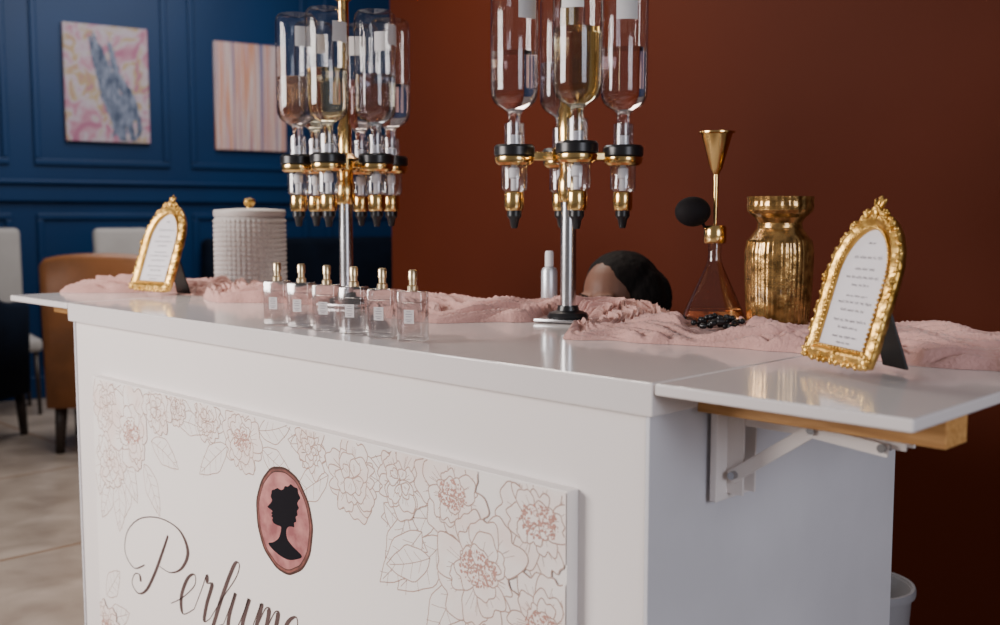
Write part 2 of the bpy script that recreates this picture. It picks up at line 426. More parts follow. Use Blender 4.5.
for (x,d,a,L,W) in [(-.42,.25,2.6,.17,.038),(-.42,.27,3.3,.15,.038),(-.45,.22,3.0,.18,.034),(-.40,.30,3.9,.17,.040),(-.37,.36,4.2,.16,.036),
                    (-.33,.42,4.0,.14,.034),(-.25,.45,4.3,.14,.032),(-.55,.24,2.9,.13,.03),(-.52,.23,.3,.13,.03),(-.56,.27,-.6,.13,.03),
                    (-.50,.28,4.4,.13,.03),(-.46,.30,4.0,.16,.034),(-.44,.34,3.6,.12,.03),
                    (-.72,.22,2.9,.13,.03),(-.72,.25,3.6,.13,.030),(-.84,.21,.2,.11,.025),(-.95,.20,.1,.12,.028),(-.94,.235,-.5,.11,.026),
                    (-1.07,.21,3.0,.13,.03),(-1.07,.25,3.7,.14,.03),(-1.2,.22,2.8,.11,.024),(-1.28,.225,.1,.13,.026),(-1.41,.24,.5,.12,.03),
                    (-1.40,.29,-.2,.13,.03),(-1.44,.35,-.9,.13,.03),(-1.52,.38,4.4,.15,.034),(-1.58,.40,4.9,.14,.034),(-1.61,.42,4.2,.12,.03),
                    (-1.66,.33,4.6,.14,.034),(-1.66,.22,1.0,.10,.03),(-1.6,.2,.4,.12,.03),(-1.55,.33,5.2,.14,.034),
                    (-1.66,.72,.8,.11,.03),(-1.66,.78,.3,.13,.03),(-.17,.52,4.6,.14,.03),(-.22,.50,4.9,.13,.03)]:
    leaf(x,D(d),a,L,W)
peony(-.648,D(.245),.082,False)
peony(-.775,D(.210),.054,False)
peony(-1.013,D(.230),.078,True)
peony(-1.15,D(.208),.056,False)
peony(-1.28,D(.198),.042,False)
peony(-1.62,D(.235),.075,False)
peony(-1.61,D(.37),.075,False)
peony(-1.497,D(.285),.10,True)
peony(-1.37,D(.210),.06,False)
peony(-.515,D(.222),.07,False)
peony(-.29,D(.49),.088,False)
peony(-.17,D(.54),.09,True)
peony(-.384,D(.222),.082,True)
peony(-.195,D(.228),.096,True)
peony(-.185,D(.390),.088,True)
peony(-.325,D(.330),.102,True)
peony(-1.66,D(.80),.07,True)
art.bm.normal_update()
bm_to("floral_print",art.bm,None,sign,smooth=False,mats=[M_board,M_line,M_blush,M_petal])["label"]="rose-brown line drawing of peonies and leaves"
Y2=YF-0.0004
cx,cz,hw,hh=-0.868,D(.365),0.097,0.106
bm=bmesh.new()
def disc(bm,cx,cz,a,b,y,mi,wob=0.0,n=64):
    vs=[]
    for i in range(n):
        t=2*math.pi*i/n; k=1+wob*math.sin(7*t)+wob*math.sin(13*t+1)
        vs.append(bm.verts.new(S(cx+a*k*math.cos(t),y,cz+b*k*math.sin(t))))
    bm.faces.new(vs).material_index=mi
disc(bm,cx,cz,hw,hh,Y2,0,0.006); disc(bm,cx,cz,hw*.95,hh*.955,Y2-.0001,1,0.008)
disc(bm,cx,cz,hw*.90,hh*.915,Y2-.0002,0,0.006); disc(bm,cx,cz,hw*.88,hh*.895,Y2-.0003,2,0.006)
M_camr=pbr("rose_rim",(0.24,0.075,0.06),0.6,var=0.6,scale=50)
cameo=bm_to("cameo_oval",bm,None,sign,smooth=False,mats=[M_camb,M_camr,M_cam]); cameo["label"]="rose watercolour oval with umber ring"
sil=[(-.60,-.72),(-.40,-.63),(-.21,-.50),(-.12,-.34),(-.10,-.20),(-.22,-.19),(-.37,-.17),(-.43,-.10),(-.40,-.05),(-.46,-.02),(-.42,.02),(-.465,.05),(-.42,.09),(-.43,.12),(-.60,.165),(-.565,.21),(-.455,.31),(-.42,.38),(-.47,.44),(-.44,.53),
     (-.42,.60),(-.30,.655),(-.20,.70),(-.08,.68),(.02,.72),(.08,.80),(.20,.82),(.30,.89),(.42,.85),(.54,.84),(.57,.74),(.64,.64),(.56,.55),(.53,.48),(.58,.39),(.51,.31),(.53,.22),(.46,.16),
     (.48,.06),(.40,.01),(.40,-.09),(.29,-.10),(.19,-.13),(.12,-.20),(.10,-.32),(.16,-.45),(.34,-.56),(.66,-.70),(.48,-.82),(.12,-.92),(-.30,-.86)]
bm=bmesh.new(); c=catmull([(a,b,0) for a,b in sil],4,True)
flat=[Vector((p.x*hw*.94,(p.y*.90+.02)*hh*.88,0)) for p in c]
vv=[bm.verts.new(S(cx+p.x,Y2-.0004,cz+p.y)) for p in flat]
for tri in tessellate_polygon([flat]):
    try: bm.faces.new([vv[i] for i in tri])
    except Exception: pass
bm.normal_update()
o=bm_to("silhouette",bm,M_sil,cameo,smooth=False); o["label"]="black profile silhouette of woman with pinned-up curls"
strokes=[
 [(1.95,1.66),(1.76,1.15),(1.52,.58),(1.22,.10),(.85,-.08),(.50,.08),(.56,.34),(.80,.40),(.92,.24)],
 [(1.02,.70),(.50,.50),(-.02,.78),(-.02,1.32),(.55,1.78),(1.5,1.99),(2.42,1.90),(2.90,1.50),(2.74,1.06),(2.26,.82),(1.72,.84)],
 [(2.45,.10),(2.95,.38),(3.34,.76),(3.24,1.0),(2.97,.84),(2.86,.38),(3.10,.00),(3.55,.22)],
 [(3.55,.22),(3.70,.80),(3.76,1.10),(3.88,.94),(4.08,.94),(4.04,.45),(4.10,.06),(4.32,.18)],
 [(4.32,.18),(4.62,.72),(4.98,1.30),(5.00,1.60),(4.80,1.55),(4.60,.75),(4.46,-.35),(4.30,-.80),(4.14,-.58),(4.46,-.08),(4.92,.2)],
 [(4.92,.2),(5.10,.97),(5.07,.4),(5.22,.04),(5.50,.3),(5.68,.97),(5.66,.4),(5.84,.04),(6.03,.2)],
 [(6.03,.2),(6.14,.85),(6.20,.95),(6.20,.5),(6.18,.02)],
 [(6.18,.2),(6.34,.85),(6.50,.93),(6.56,.6),(6.54,.02)],
 [(6.54,.2),(6.70,.85),(6.86,.93),(6.92,.5),(6.95,.08),(7.08,.02),(7.22,.2)],
 [(7.22,.2),(7.42,.42),(7.64,.76),(7.52,1.0),(7.28,.82),(7.24,.35),(7.50,.0),(7.95,.3),(8.1,.5)]]
tx=Art(); tx.y=YF-0.0006
for si,st in enumerate(strokes):
    pts=[]
    for p in catmull([(a,b,0) for a,b in st],14):
        x,y=p.x,p.y
        if si>=2:
            x+=.48*(y-.4); x=2.50+(x-2.62)*.93; y=y*1.02+.026*(x-2.62)
        else: x+=.28*(y-.9)
        pts.append((-1.545+x*0.0975,ZT-.663+y*0.1))
    tx.ribbon(pts,lambda t,d:(0.0030+0.0112*max(0.0,-d.y)**1.7)*(0.55+0.45*math.sin(math.pi*t)**0.5 if 0<t<1 else 0.45),0,True)
bm_to("script_lettering",tx.bm,M_ink,sign,smooth=False)["label"]="taupe calligraphy reading Perfume"

# ------------------------------------------------------------------ cloth runner
FX,FY=-.315,.618
VX,VY=-.194,.652
# (x, y, radius, fall-off, resting height) of things standing on the runner
OBJC=[(-.235,.515,.050,.03,.014),(-.20,.45,.03,.04,.010),(-1.925,.275,.100,.02,0),(-2.01,.635,.110,.02,0),(-1.261,.439,.070,.02,0),(-.619,.533,.070,.02,0),(FX,FY,.068,.012,0),(VX,VY,.060,.012,0),(.075,.325,.045,.02,0),(.16,.25,.065,.02,0),(.155,.38,.035,.015,0),(-.819,.695,.022,.012,0)]
keys=[(-2.235,.28,.15),(-2.0,.46,.14),(-1.8,.47,.13),(-1.6,.40,.12),(-1.45,.50,.11),(-1.25,.56,.11),(-1.0,.50,.15),(-.8,.50,.17),(-.70,.56,.13),(-.60,.69,.09),(-.53,.60,.15),(-.42,.50,.17),(-.25,.53,.16),(-.1,.56,.17),(.1,.59,.18),(.345,.60,.18)]
def keyat(x):
    for i in range(len(keys)-1):
        if x<=keys[i+1][0]:
            t=(x-keys[i][0])/(keys[i+1][0]-keys[i][0]); t=max(0,min(1,t)); t=t*t*(3-2*t)
            return keys[i][1]*(1-t)+keys[i+1][1]*t, keys[i][2]*(1-t)+keys[i+1][2]*t
    return keys[-1][1],keys[-1][2]
def NZ(a,b,c): return noise.noise(Vector((a,b,c)))
bm=bmesh.new(); NX,NY=940,150; grid=[]
for i in range(NX+1):
    x=-2.235+(0.345+2.235)*i/NX; c,w=keyat(x); row=[]
    e0=1+0.34*NZ(x*4,3.1,0)+0.20*NZ(x*13,1,4); e1=1+0.22*NZ(x*4,8.2,0)+0.12*NZ(x*13,6,4)
    tw=.07*NZ(x*2.5,5.,1.)+.025*NZ(x*7,2.,9.)
    for j in range(NY+1):
        t=-1+2*j/NY
        y=c+w*t*(e0 if t<0 else e1); y=min(y,.783)
        env=min(1.0,(1-abs(t))/.06)**.6 if abs(t)<1 else 0.0
        v=t*.15+tw
        p1=math.pi*(v/.060+1.7*NZ(x*2.6,v*6,2.)+.45*NZ(x*7,v*10,4.))
        p2=math.pi*(v/.021+2.4*NZ(x*4.2,v*8,6.)+.6*NZ(x*11,v*16,3.))
        p3=math.pi*(v/.0088+2.8*NZ(x*7.5,v*12,12.)+.9*NZ(x*22,v*24,5.))
        f1=abs(math.cos(p1)); f2=abs(math.cos(p2)); f3=1-abs(math.sin(p3))
        b1=max(0.0,.58+.9*NZ(x*3.6,y*5,21.)); b2=max(0.2,.75+.9*NZ(x*7,y*12,31.)); b3=max(0.35,.9+.9*NZ(x*10,y*16,41.))
        amp=0.040 if x<-1.5 else 0.030
        hgt=env*(0.0018+amp*b1*f1*(.35+.65*(1-t*t))+0.0150*b2*f2**1.2+0.0066*b3*f3)
        for (ox,oy,orr,fo,rh) in OBJC:
            d=math.hypot(x-ox,y-oy)
            if d<orr+fo:
                k=max(0,(d-orr)/fo); k=k*k*(3-2*k); tg=rh*env+(.10*hgt if rh>0 else 0)
                hgt=tg+(hgt-tg)*k
        near=any(math.hypot(x-o[0],y-o[1])<o[2]+.03 and o[4]==0 for o in OBJC)
        jt=0.0 if near else env
        xx=x+0.014*NZ(x*9,t*3,7)*jt; yy=y+0.006*NZ(x*12,y*12,17.)*jt
        row.append(bm.verts.new((xx+1.0,yy-.5,0.0004+max(hgt,0.0))))
    grid.append(row)
for i in range(NX):
    for j in range(NY):
        bm.faces.new((grid[i][j],grid[i+1][j],grid[i+1][j+1],grid[i][j+1]))
tag(bm_to("table_runner",bm,M_cloth,None,(-1.0,.5,ZT)),"crumpled dusty pink gauze runner along the countertop","cloth")

# ------------------------------------------------------------------ bottle stands
ZC=ZT+0.0015
CH={}
def mesh_of(name,fn):
    if name not in CH:
        o=fn(); CH[name]=o.data; bpy.data.objects.remove(o)
    return CH[name]
def m_collar():
    return lathe("collar",[(.0215,.368),(.038,.368),(.042,.363),(.042,.347),(.038,.344),(.0215,.344),(.0215,.368)],M_black,seg=40)
def m_collar2():
    return lathe("collar_trim",[(.0272,.3435),(.040,.3435),(.041,.339),(.039,.331),(.033,.326),(.0272,.326),(.0272,.3435)],M_brass,seg=40)
def m_chamber():
    return lathe("chamber",[(.0,.272),(.020,.272),(.0265,.278),(.0265,.336),(.022,.3435),(.0,.3435)],M_plast,seg=32)
def m_core():
    return lathe("chamber_core",[(0,.274),(.007,.274),(.007,.298),(.011,.301),(.011,.320),(.006,.324),(.006,.341),(0,.341)],M_label,seg=20)
def m_band():
    return lathe("gold_band",[(.0,.2715),(.019,.2715),(.0205,.268),(.0205,.240),(.018,.233),(0,.233)],M_brass,seg=32)
def m_spout():
    return lathe("spout",[(0,.2325),(.015,.2325),(.015,.221),(.010,.214),(.008,.202),(.006,.196),(0,.196)],M_black,seg=24)
def m_neckcup():
    return lathe("neck_cup",[(.0165,.369),(.0205,.369),(.0205,.412),(.0165,.412),(.0165,.369)],M_plast,seg=28)
def m_plug():
    return lathe("cork_plug",[(0,.346),(.0125,.346),(.0125,.388),(0,.388)],M_label,seg=20)
DZ=-.014
GB=[(0,.402),(.0135,.402),(.0150,.405),(.0150,.409),(.0135,.411),(.0135,.440),(.0155,.448),(.023,.455),(.034,.461),(.0425,.469),(.0475,.480),(.0490,.495),(.0490,.690),(.0470,.704),(.040,.712),(.020,.709),(0,.704)]
GB=[(r,z+DZ) for r,z in GB]
def m_glass(): return lathe("glass",GB,M_glass,seg=44)
def liquid(level,mat,key):
    def fn():
        p=[(0,.4045+DZ),(.0115,.4045+DZ)]
        for (r,z) in GB[4:]:
            if z<level: p.append((r-.0022,z+.001))
        p+= [(.0468,level),(0,level)]
        return lathe("liquid",p,mat,seg=40)
    return mesh_of(key,fn)
def m_label():
    bm=bmesh.new(); pr=None
    for i in range(9):
        a=rad(-26+52*i/8)
        u=bm.verts.new((.0496*math.cos(a),.0496*math.sin(a),.618)); v=bm.verts.new((.0496*math.cos(a),.0496*math.sin(a),.664))
        if pr: bm.faces.new((pr[0],u,v,pr[1]))
        pr=(u,v)
    return bm_to("label",bm,M_label)
def stand(x,y,angles,liqs,label,col=.013):
    st=empty("bottle_dispenser_stand",(x,y,ZC),label=label,cat="drink dispenser")
    bm=bmesh.new(); add_box(bm,(0,0,.004),(.120,.090,.007),.002)
    sharp(bm_to("base_plate",bm,M_chrome,st,rot=(0,0,rad(20)),smooth=False))
    lathe("foot",[(0,.0078),(.042,.0078),(.044,.012),(.040,.019),(.024,.024),(.022,.034),(0,.034)],M_black,st)
    lathe("pole",[(0,.030),(.0165,.030),(.0165,.250),(0,.250)],M_chrome,st,28)
    lathe("hub",[(0,.2505),(.021,.2505),(.024,.256),(.024,.298),(.020,.306),(.020,.328),(.034,.333),(.036,.360),(.024,.368),(col+.004,.374),(col+.004,.44),(col,.446),(col,.735),(0,.735)],M_brass,st,32)
    lathe("top_handle",[(0,.7355),(.014,.7355),(.020,.741),(.020,.748),(.010,.753),(0,.754)],M_brass,st,24)
    bm=bmesh.new()
    add_tube(bm,(0,0,.748),(.05,.03,.762),.007,.009,12); add_ell(bm,(.055,.033,.763),(.012,.012,.012))
    bm_to("lever",bm,M_brass,st)
    for k,(a,lq) in enumerate(zip(angles,liqs)):
        ca,sa=math.cos(rad(a)),math.sin(rad(a)); px,py=.114*ca,.114*sa
        bm=bmesh.new(); add_box(bm,(.054,0,.345),(.044,.018,.018),.003)
        bm_to("holder_arm",bm,M_brass,st,rot=(0,0,rad(a)),smooth=False)
        dz=empty("dispenser",(px,py,0)); dz.parent=st
        inst("collar",mesh_of("collar",m_collar),dz); inst("collar_trim",mesh_of("collar2",m_collar2),dz)
        inst("measuring_chamber",mesh_of("chamber",m_chamber),dz); inst("valve_core",mesh_of("core",m_core),dz)
        inst("gold_band",mesh_of("band",m_band),dz); inst("spout",mesh_of("spout",m_spout),dz)
        inst("neck_cup",mesh_of("cup",m_neckcup),dz)
        lev,mat,nm=lq
        tint={"A":"clear","B":"amber","C":"smoky"}[nm]
        b=empty("glass_bottle",(x+px,y+py,ZC),(0,0,rad(-62+k*17)),"upturned clear glass bottle of %s liquid held in dispenser stand"%tint,"bottle","upturned bottles in the dispenser stands")
        inst("glass",mesh_of("glass",m_glass),b)
        inst("liquid",liquid(lev,mat,"liq%s%.3f"%(nm,lev)),b)
        inst("stopper",mesh_of("plug",m_plug),b)
        inst("paper_label",mesh_of("lab",m_label),b)
    return st
A=lambda l:(l,M_liqA,"A"); B=lambda l:(l,M_liqB,"B"); C=lambda l:(l,M_liqC,"C")
stand(-.619,.533,[-41,49,139,229],[B(.585),A(.565),C(.55),A(.555)],"brass and chrome rotating stand holding four upturned bottles",.020)
stand(-1.261,.439,[63,123,183,243,303,363],[A(.54),A(.56),B(.56),A(.55),B(.56),C(.55)],"brass and chrome rotating stand holding six upturned bottles")

# ------------------------------------------------------------------ perfume bottles
def m_pb():
    bm=bmesh.new(); add_box(bm,(0,0,.042),(.043,.030,.082),.003,seg=3)
    return sharp(bm_to("x",bm,M_pglass))
def m_pliq():
    bm=bmesh.new(); add_box(bm,(0,0,.036),(.035,.022,.056),.002); return bm_to("x",bm,M_pliq,smooth=False)
def m_pcap():
    return lathe("x",[(0,.0835),(.0085,.0835),(.0085,.090),(.0060,.092),(.0060,.100),(.0072,.1005),(.0072,.114),(.0055,.1165),(0,.1165)],M_pbrass,seg=24)
def m_plab():
    bm=bmesh.new(); add_box(bm,(0,-.0156,.042),(.017,.0006,.022),0); return bm_to("x",bm,M_plabel,smooth=False)
def m_ptext():
    bm=bmesh.new()
    for k,(zz,w) in enumerate(((.050,.007),(.046,.011),(.042,.009),(.037,.011),(.034,.007))):
        add_box(bm,(0,-.0162,zz),(w,.0003,.0009),0)
    return bm_to("x",bm,M_text,smooth=False)
for k in range(6):
    t=k/5
    x=-.998+t*(-.582+.998); y=.0656+t*(.0727-.0656)
    p=empty("perfume_bottle",(x,y,ZT+.0005),(0,0,rad(26+random.uniform(-3,3))),"small square glass perfume bottle with gold sprayer near counter edge","perfume bottle","row of perfume bottles")
    p.scale=(1.12,1.12,1.10)
    inst("bottle_glass",mesh_of("pb",m_pb),p); inst("perfume",mesh_of("pl",m_pliq),p)
    inst("sprayer",mesh_of("pc",m_pcap),p); inst("label",mesh_of("plb",m_plab),p)
    inst("label_print",mesh_of("pt",m_ptext),p)

# ------------------------------------------------------------------ ornate frames
def build_frame(loc,rz,label,seed,sc=1.0,lean=-16):
    rg=random.Random(seed)
    root=empty("picture_frame",(loc[0],loc[1],ZT+.0105),(rad(lean),0,rad(rz)),label,"picture frame")
    root.scale=(sc,sc,sc)
    hw=.073; zb=.018; zs=.135; zt=.222
    path=[]
    for i in range(18): path.append((-hw+2*hw*i/18,zb))
    for i in range(16): path.append((hw,zb+(zs-zb)*i/16))
    for i in range(44):
        a=math.pi*i/44; path.append((hw*math.cos(a)*(1-.06*math.sin(a)**2),zs+(zt-zs)*(math.sin(a)**.95 if math.sin(a)>0 else 0)))
    for i in range(16): path.append((-hw,zs-(zs-zb)*i/16))
    P=[Vector((a,b)) for a,b in path]; n=len(P)
    bm=bmesh.new(); rings=[]
    for i in range(n):
        d=(P[(i+1)%n]-P[i-1]).normalized(); nn=Vector((d.y,-d.x))
        ring=[]
        fl=1+.10*math.sin(i*1.57)
        for (u,v) in [(-.011,0),(-.0115,-.006),(-.008,-.0085),(-.005,-.006),(0,-.012),(.006,-.013),(.010,-.009),(.0135*fl,-.010),(.0155*fl,-.005),(.014,0.004),(0,.005)]:
            q=P[i]+nn*u; ring.append(bm.verts.new((q.x,v*(fl if u>0 else 1),q.y)))
        rings.append(ring)
    m=len(rings[0])
    for i in range(n):
        A_,B_=rings[i],rings[(i+1)%n]
        for j in range(m): bm.faces.new((A_[j],A_[(j+1)%m],B_[(j+1)%m],B_[j]))
    for i in range(n):
        d=(P[(i+1)%n]-P[i-1]).normalized(); nn=Vector((d.y,-d.x))
        q=P[i]-nn*.0085; add_ell(bm,(q.x,-.0085,q.y),(.0028,.0028,.0028),8,6)
        if i%2==0:
            q=P[i]+nn*.0125; an=math.atan2(nn.y,nn.x)
            add_ell(bm,(q.x,-.008,q.y),(.0065,.004,.0035),8,6,Matrix.Rotation(-an+ (0.5 if i%4 else -.5),3,'Y'))
    def scroll(x,z,r):
        add_ell(bm,(x,-.010,z),(r,.006,r),12,8)
        for k in range(5):
            a=k*1.257+.3; add_ell(bm,(x+r*math.cos(a),-.010,z+r*math.sin(a)),(r*.5,.005,r*.5),8,6)
    for sx in (-1,1):
        scroll(sx*.078,.014,.008); scroll(sx*.083,.132,.006); scroll(sx*.022,.232,.006); scroll(sx*.045,.214,.005); scroll(sx*.035,.012,.004)
        for k in range(4):
            add_ell(bm,(sx*(.006+.008*k),-.010,.240-.006*k),(.0075,.005,.004),8,6,Matrix.Rotation(sx*(.9-.2*k),3,'Y'))
    scroll(0,.236,.008); scroll(0,.012,.006)
    for (dx,dz,a) in ((0,.252,0),(-.008,.248,.5),(.008,.248,-.5)):
        add_ell(bm,(dx,-.009,dz),(.0035,.004,.010),8,8,Matrix.Rotation(-a,3,'Y'))
    bmesh.ops.recalc_face_normals(bm,faces=bm.faces)
    bm_to("frame_moulding",bm,M_gold,root)
    bm=bmesh.new(); inner=[]
    for p in P: inner.append((p.x*.90,.118+(p.y-.118)*.93))
    f=[bm.verts.new((a,-.002,b)) for a,b in inner]; g=[bm.verts.new((a,.001,b)) for a,b in inner]
    bm.faces.new(f); bm.faces.new(g[::-1])
    for i in range(n): bm.faces.new((f[i],f[(i+1)%n],g[(i+1)%n],g[i]))
    bm_to("menu_card",bm,M_paper,root,smooth=False)["label"]="white arched card with small grey lines of writing"
    bm=bmesh.new()
    rows=[(.190,.018,.0030),(.168,.070,.0050),(.150,.050,.0036),(.137,.082,.0036),(.125,.044,.0036),(.108,.054,.0026),(.098,.088,.0040),(.086,.064,.0040),(.070,.084,.0040),(.059,.052,.0040),(.045,.066,.003),(.036,.036,.003)]
    for (z,w,h) in rows:
        x=-w/2
        while x<w/2:
            L=min(rg.uniform(.007,.017),w/2-x); k=max(2,int(L/.0019)); pv=None
            for i in range(k+1):
                xx=x+L*i/k; zz=z+(h*.5 if i%2 else -h*.5)*rg.uniform(.5,1.2)
                a=bm.verts.new((xx,-.0026,zz-.0007)); b=bm.verts.new((xx+.0003,-.0026,zz+.0007))
                if pv: bm.faces.new((pv[0],a,b,pv[1]))
                pv=(a,b)
            x+=L+.003
    bm_to("card_writing",bm,M_text,root,smooth=False)
    bm=bmesh.new(); inner2=[(a*1.03,.118+(b-.118)*1.03) for a,b in inner]
    f=[bm.verts.new((a,.0055,b)) for a,b in inner2]; g=[bm.verts.new((a,.0075,b)) for a,b in inner2]
    bm.faces.new(f); bm.faces.new(g[::-1])
    for i in range(n): bm.faces.new((f[i],f[(i+1)%n],g[(i+1)%n],g[i]))
    bm_to("backing_board",bm,M_black,root,smooth=False)
    bm=bmesh.new()
    q=[(-.018,.0085,.150),(.018,.0085,.150),(.030,.095,.0240),(-.030,.095,.0240)]
    a=[bm.verts.new(p) for p in q]; b=[bm.verts.new((p[0],p[1]+.003,p[2]+.002)) for p in q]
    bm.faces.new(a); bm.faces.new(b[::-1])
    for i in range(4): bm.faces.new((a[i],a[(i+1)%4],b[(i+1)%4],b[i]))
    bm_to("easel_strut",bm,M_black,root,smooth=False)["label"]="black velvet easel back"
    return root
build_frame((.133,.250),-31,"ornate gold arched frame with menu card standing beside pink runner",1,.955,-17)
build_frame((-1.918,.255),5,"ornate gold arched frame with menu card beside grey canister",2,1.08,-19)

# ------------------------------------------------------------------ canister
cn=empty("lidded_canister",(-2.01,.635,ZC),label="grey stoneware canister with rows of beading and gold knob",cat="canister")
prof=[(0,0),(.094,0),(.103,.006)]+[(.106,.010+.205*i/140) for i in range(141)]+[(.103,.219),(0,.219)]
def cmod(r,z,a):
    if .012<z<.212 and r>.1:
        zz=(z-.012)/.2*14; row=int(zz)
        s=abs(math.cos(a*22)); t=math.sin(math.pi*(zz-row))
        return r+.0048*(.15+.85*s**.8)*max(0,t)**.8
    return r
lathe("canister_body",prof,M_ceram,cn,528,cmod)
lathe("lid",[(0,.2195),(.107,.2195),(.109,.223),(.109,.236),(.106,.240),(.05,.244),(0,.245)],M_ceram,cn,64)
lathe("lid_knob",[(0,.2455),(.010,.2455),(.009,.250),(.015,.255),(.018,.264),(.015,.273),(0,.277)],M_gold,cn,24)["label"]="gold knob"

# ------------------------------------------------------------------ flask, funnel
fl=empty("perfume_flask",(FX,FY,ZC),label="conical glass atomiser flask with gold collar and black squeeze bulb",cat="flask")
lathe("flask_glass",[(0,.001),(.059,.001),(.066,.004),(.067,.010),(.065,.017),(.017,.124),(.0135,.134),(.0125,.142),(.0125,.168)],M_fglass,fl,48)
lathe("flask_liquid",[(0,.003),(.057,.003),(.0640,.006),(.0648,.010),(.0628,.017),(.0530,.039),(0,.039)],pbr("amber_tea_liquid",(.70,.36,.15),.02,var=.05,trans=1.0,ior=1.33),fl,48)
lathe("gold_collar",[(0,.1685),(.020,.1685),(.022,.172),(.022,.198),(.019,.203),(0,.204)],M_brass,fl,32)
bm=bmesh.new()
pts=catmull([(-.016,0,.192),(-.024,-.002,.206),(-.032,-.004,.222)],6)
for i in range(len(pts)-1): add_tube(bm,pts[i],pts[i+1],.003,seg=10)
bm_to("bulb_tube",bm,M_rubber,fl,rot=(0,0,rad(45)))
bm=bmesh.new(); add_ell(bm,(-.045,-.004,.230),(.035,.026,.029),24,16); bm_to("squeeze_bulb",bm,M_rubber,fl,rot=(0,0,rad(45)))["label"]="black rubber bulb"
fu=empty("funnel",(FX,FY,ZC+.2045),label="slim brass funnel standing upright on flask collar",cat="funnel")
fu.scale=(.97,.97,.97)
lathe("funnel_stem",[(0,0),(.0035,0),(.0050,.060),(.0055,.100),(0,.100)],M_brass,fu,20)
lathe("funnel_cone",[(.0050,.100),(.012,.112),(.031,.180),(.036,.182),(.036,.185),(.030,.184),(.011,.113),(.0045,.101)],M_brass,fu,40)

bd=bmesh.new(); rg=random.Random(5)
for k in range(170):
    a=k*.42; r=.010+.030*((k*37)%10)/10
    add_ell(bd,(1.25*r*math.cos(a),r*math.sin(a),.0060+.0075*((k*13)%3)*(1.3-r*22)),(.0055,.0055,.0055),8,6)
o=tag(bm_to("bead_garland",bd,M_black,None,(-.235,.515,ZT+.0175),(0,0,rad(40))),"small coil of glossy black beads on pink runner","beads"); o["kind"]="stuff"

# ------------------------------------------------------------------ gold vase
vs=empty("gold_vase",(VX,VY,ZC),label="fluted gold mercury glass vase with flared rim",cat="vase")
vs.scale=(.98,.98,.985)
vp=[(0,0),(.046,0),(.053,.005),(.058,.020),(.061,.05),(.063,.09),(.0645,.135),(.0645,.158),(.061,.178),(.051,.191),(.043,.202),(.042,.212),(.048,.222),(.058,.230),(.062,.236),(.063,.244),(.062,.252),(.063,.262),(.060,.262),(.058,.252),(.055,.238),(.041,.222),(.039,.205),(.044,.190),(.050,.175),(.050,.02),(0,.012)]
vp=refine(vp,5)
def vmod(r,z,a):
    if r>.05 and .01<z<.182: return r*(1+.012*abs(math.sin(a*20)))
    if r>.056 and z>.232: return r*(1+.010*math.sin(a*22))
    return r
lathe("vase_body",vp,M_merc,vs,320,vmod)

at=empty("spray_bottle",(-.819,.695,ZC),label="slim silver aluminium spray bottle behind pink runner",cat="bottle")
lathe("bottle_body",[(0,0),(.018,0),(.019,.003),(.019,.092),(.016,.100),(.009,.103),(0,.103)],M_alu,at,32)
lathe("spray_cap",[(0,.1035),(.010,.1035),(.010,.136),(.008,.140),(0,.140)],M_label,at,24)

# ------------------------------------------------------------------ waste bin
wb=empty("waste_bin",(-.350,1.37,0),label="grey plastic waste bin on floor behind bar",cat="bin")
lathe("bin_body",[(0,.002),(.095,.002),(.100,.008),(.122,.365),(.118,.365),(.096,.012),(0,.012)],M_bin,wb,40)
lathe("bin_rim",[(.1225,.352),(.130,.352),(.131,.366),(.128,.372),(.121,.372),(.1205,.3655),(.1225,.3655)],M_bin,wb,40)

# ------------------------------------------------------------------ seated person
def remesh(o,vox,sm=4):
    r=o.modifiers.new("r",'REMESH'); r.mode='VOXEL'; r.voxel_size=vox; r.use_smooth_shade=True
    s=o.modifiers.new("s",'SMOOTH'); s.iterations=sm; s.factor=.5
    return o
PX,PYY=-.925,1.14
bm=bmesh.new()
add_ell(bm,(0,.10,.55),(.16,.12,.10),20,14)
add_cap(bm,(0,.10,.57),(0,.06,.72),.125,.12); add_cap(bm,(-.03,.05,.79),(.03,.05,.79),.12,.12)
add_cap(bm,(-.13,.05,.85),(.13,.05,.85),.055,.055)
add_cap(bm,(0,.04,.86),(0,-.02,.98),.055,.048)
for s in (-1,1):
    add_cap(bm,(s*.17,.05,.84),(s*.21,-.01,.65),.048,.038); add_cap(bm,(s*.21,-.01,.65),(s*.09,-.18,.63),.036,.024)
    hx,hy,hz=s*.075,-.215,.625
    add_ell(bm,(hx,hy,hz),(.038,.045,.014),12,8)
    for k,(o_,L) in enumerate(((-.028,.055),(-.010,.066),(.009,.062),(.027,.048))):
        add_cap(bm,(hx+o_,hy-.03,hz),(hx+o_*1.1,hy-.03-L*.6,hz-.004),.0085,.008,5,8,6)
        add_cap(bm,(hx+o_*1.1,hy-.03-L*.6,hz-.004),(hx+o_*1.1,hy-.03-L,hz-.022),.008,.007,4,8,6)
    add_cap(bm,(hx-s*.03,hy+.01,hz),(hx-s*.062,hy-.03,hz-.004),.011,.008,5,8,6)
    add_cap(bm,(s*.09,.06,.53),(s*.11,-.20,.50),.078,.056,10); add_cap(bm,(s*.11,-.20,.50),(s*.11,-.14,.10),.052,.034,12)
    add_cap(bm,(s*.11,-.13,.06),(s*.12,-.24,.035),.034,.026,6)
hc=Vector((0,-.08,1.082)); T=Matrix.Rotation(rad(10),3,'X')
def H(x,y,z): return hc+T@Vector((x,y,z))
add_ell(bm,H(0,.012,.02),(.077,.095,.092),24,16); add_ell(bm,H(0,-.025,-.035),(.060,.062,.075),20,14)
add_ell(bm,H(0,-.060,-.085),(.030,.026,.022)); 
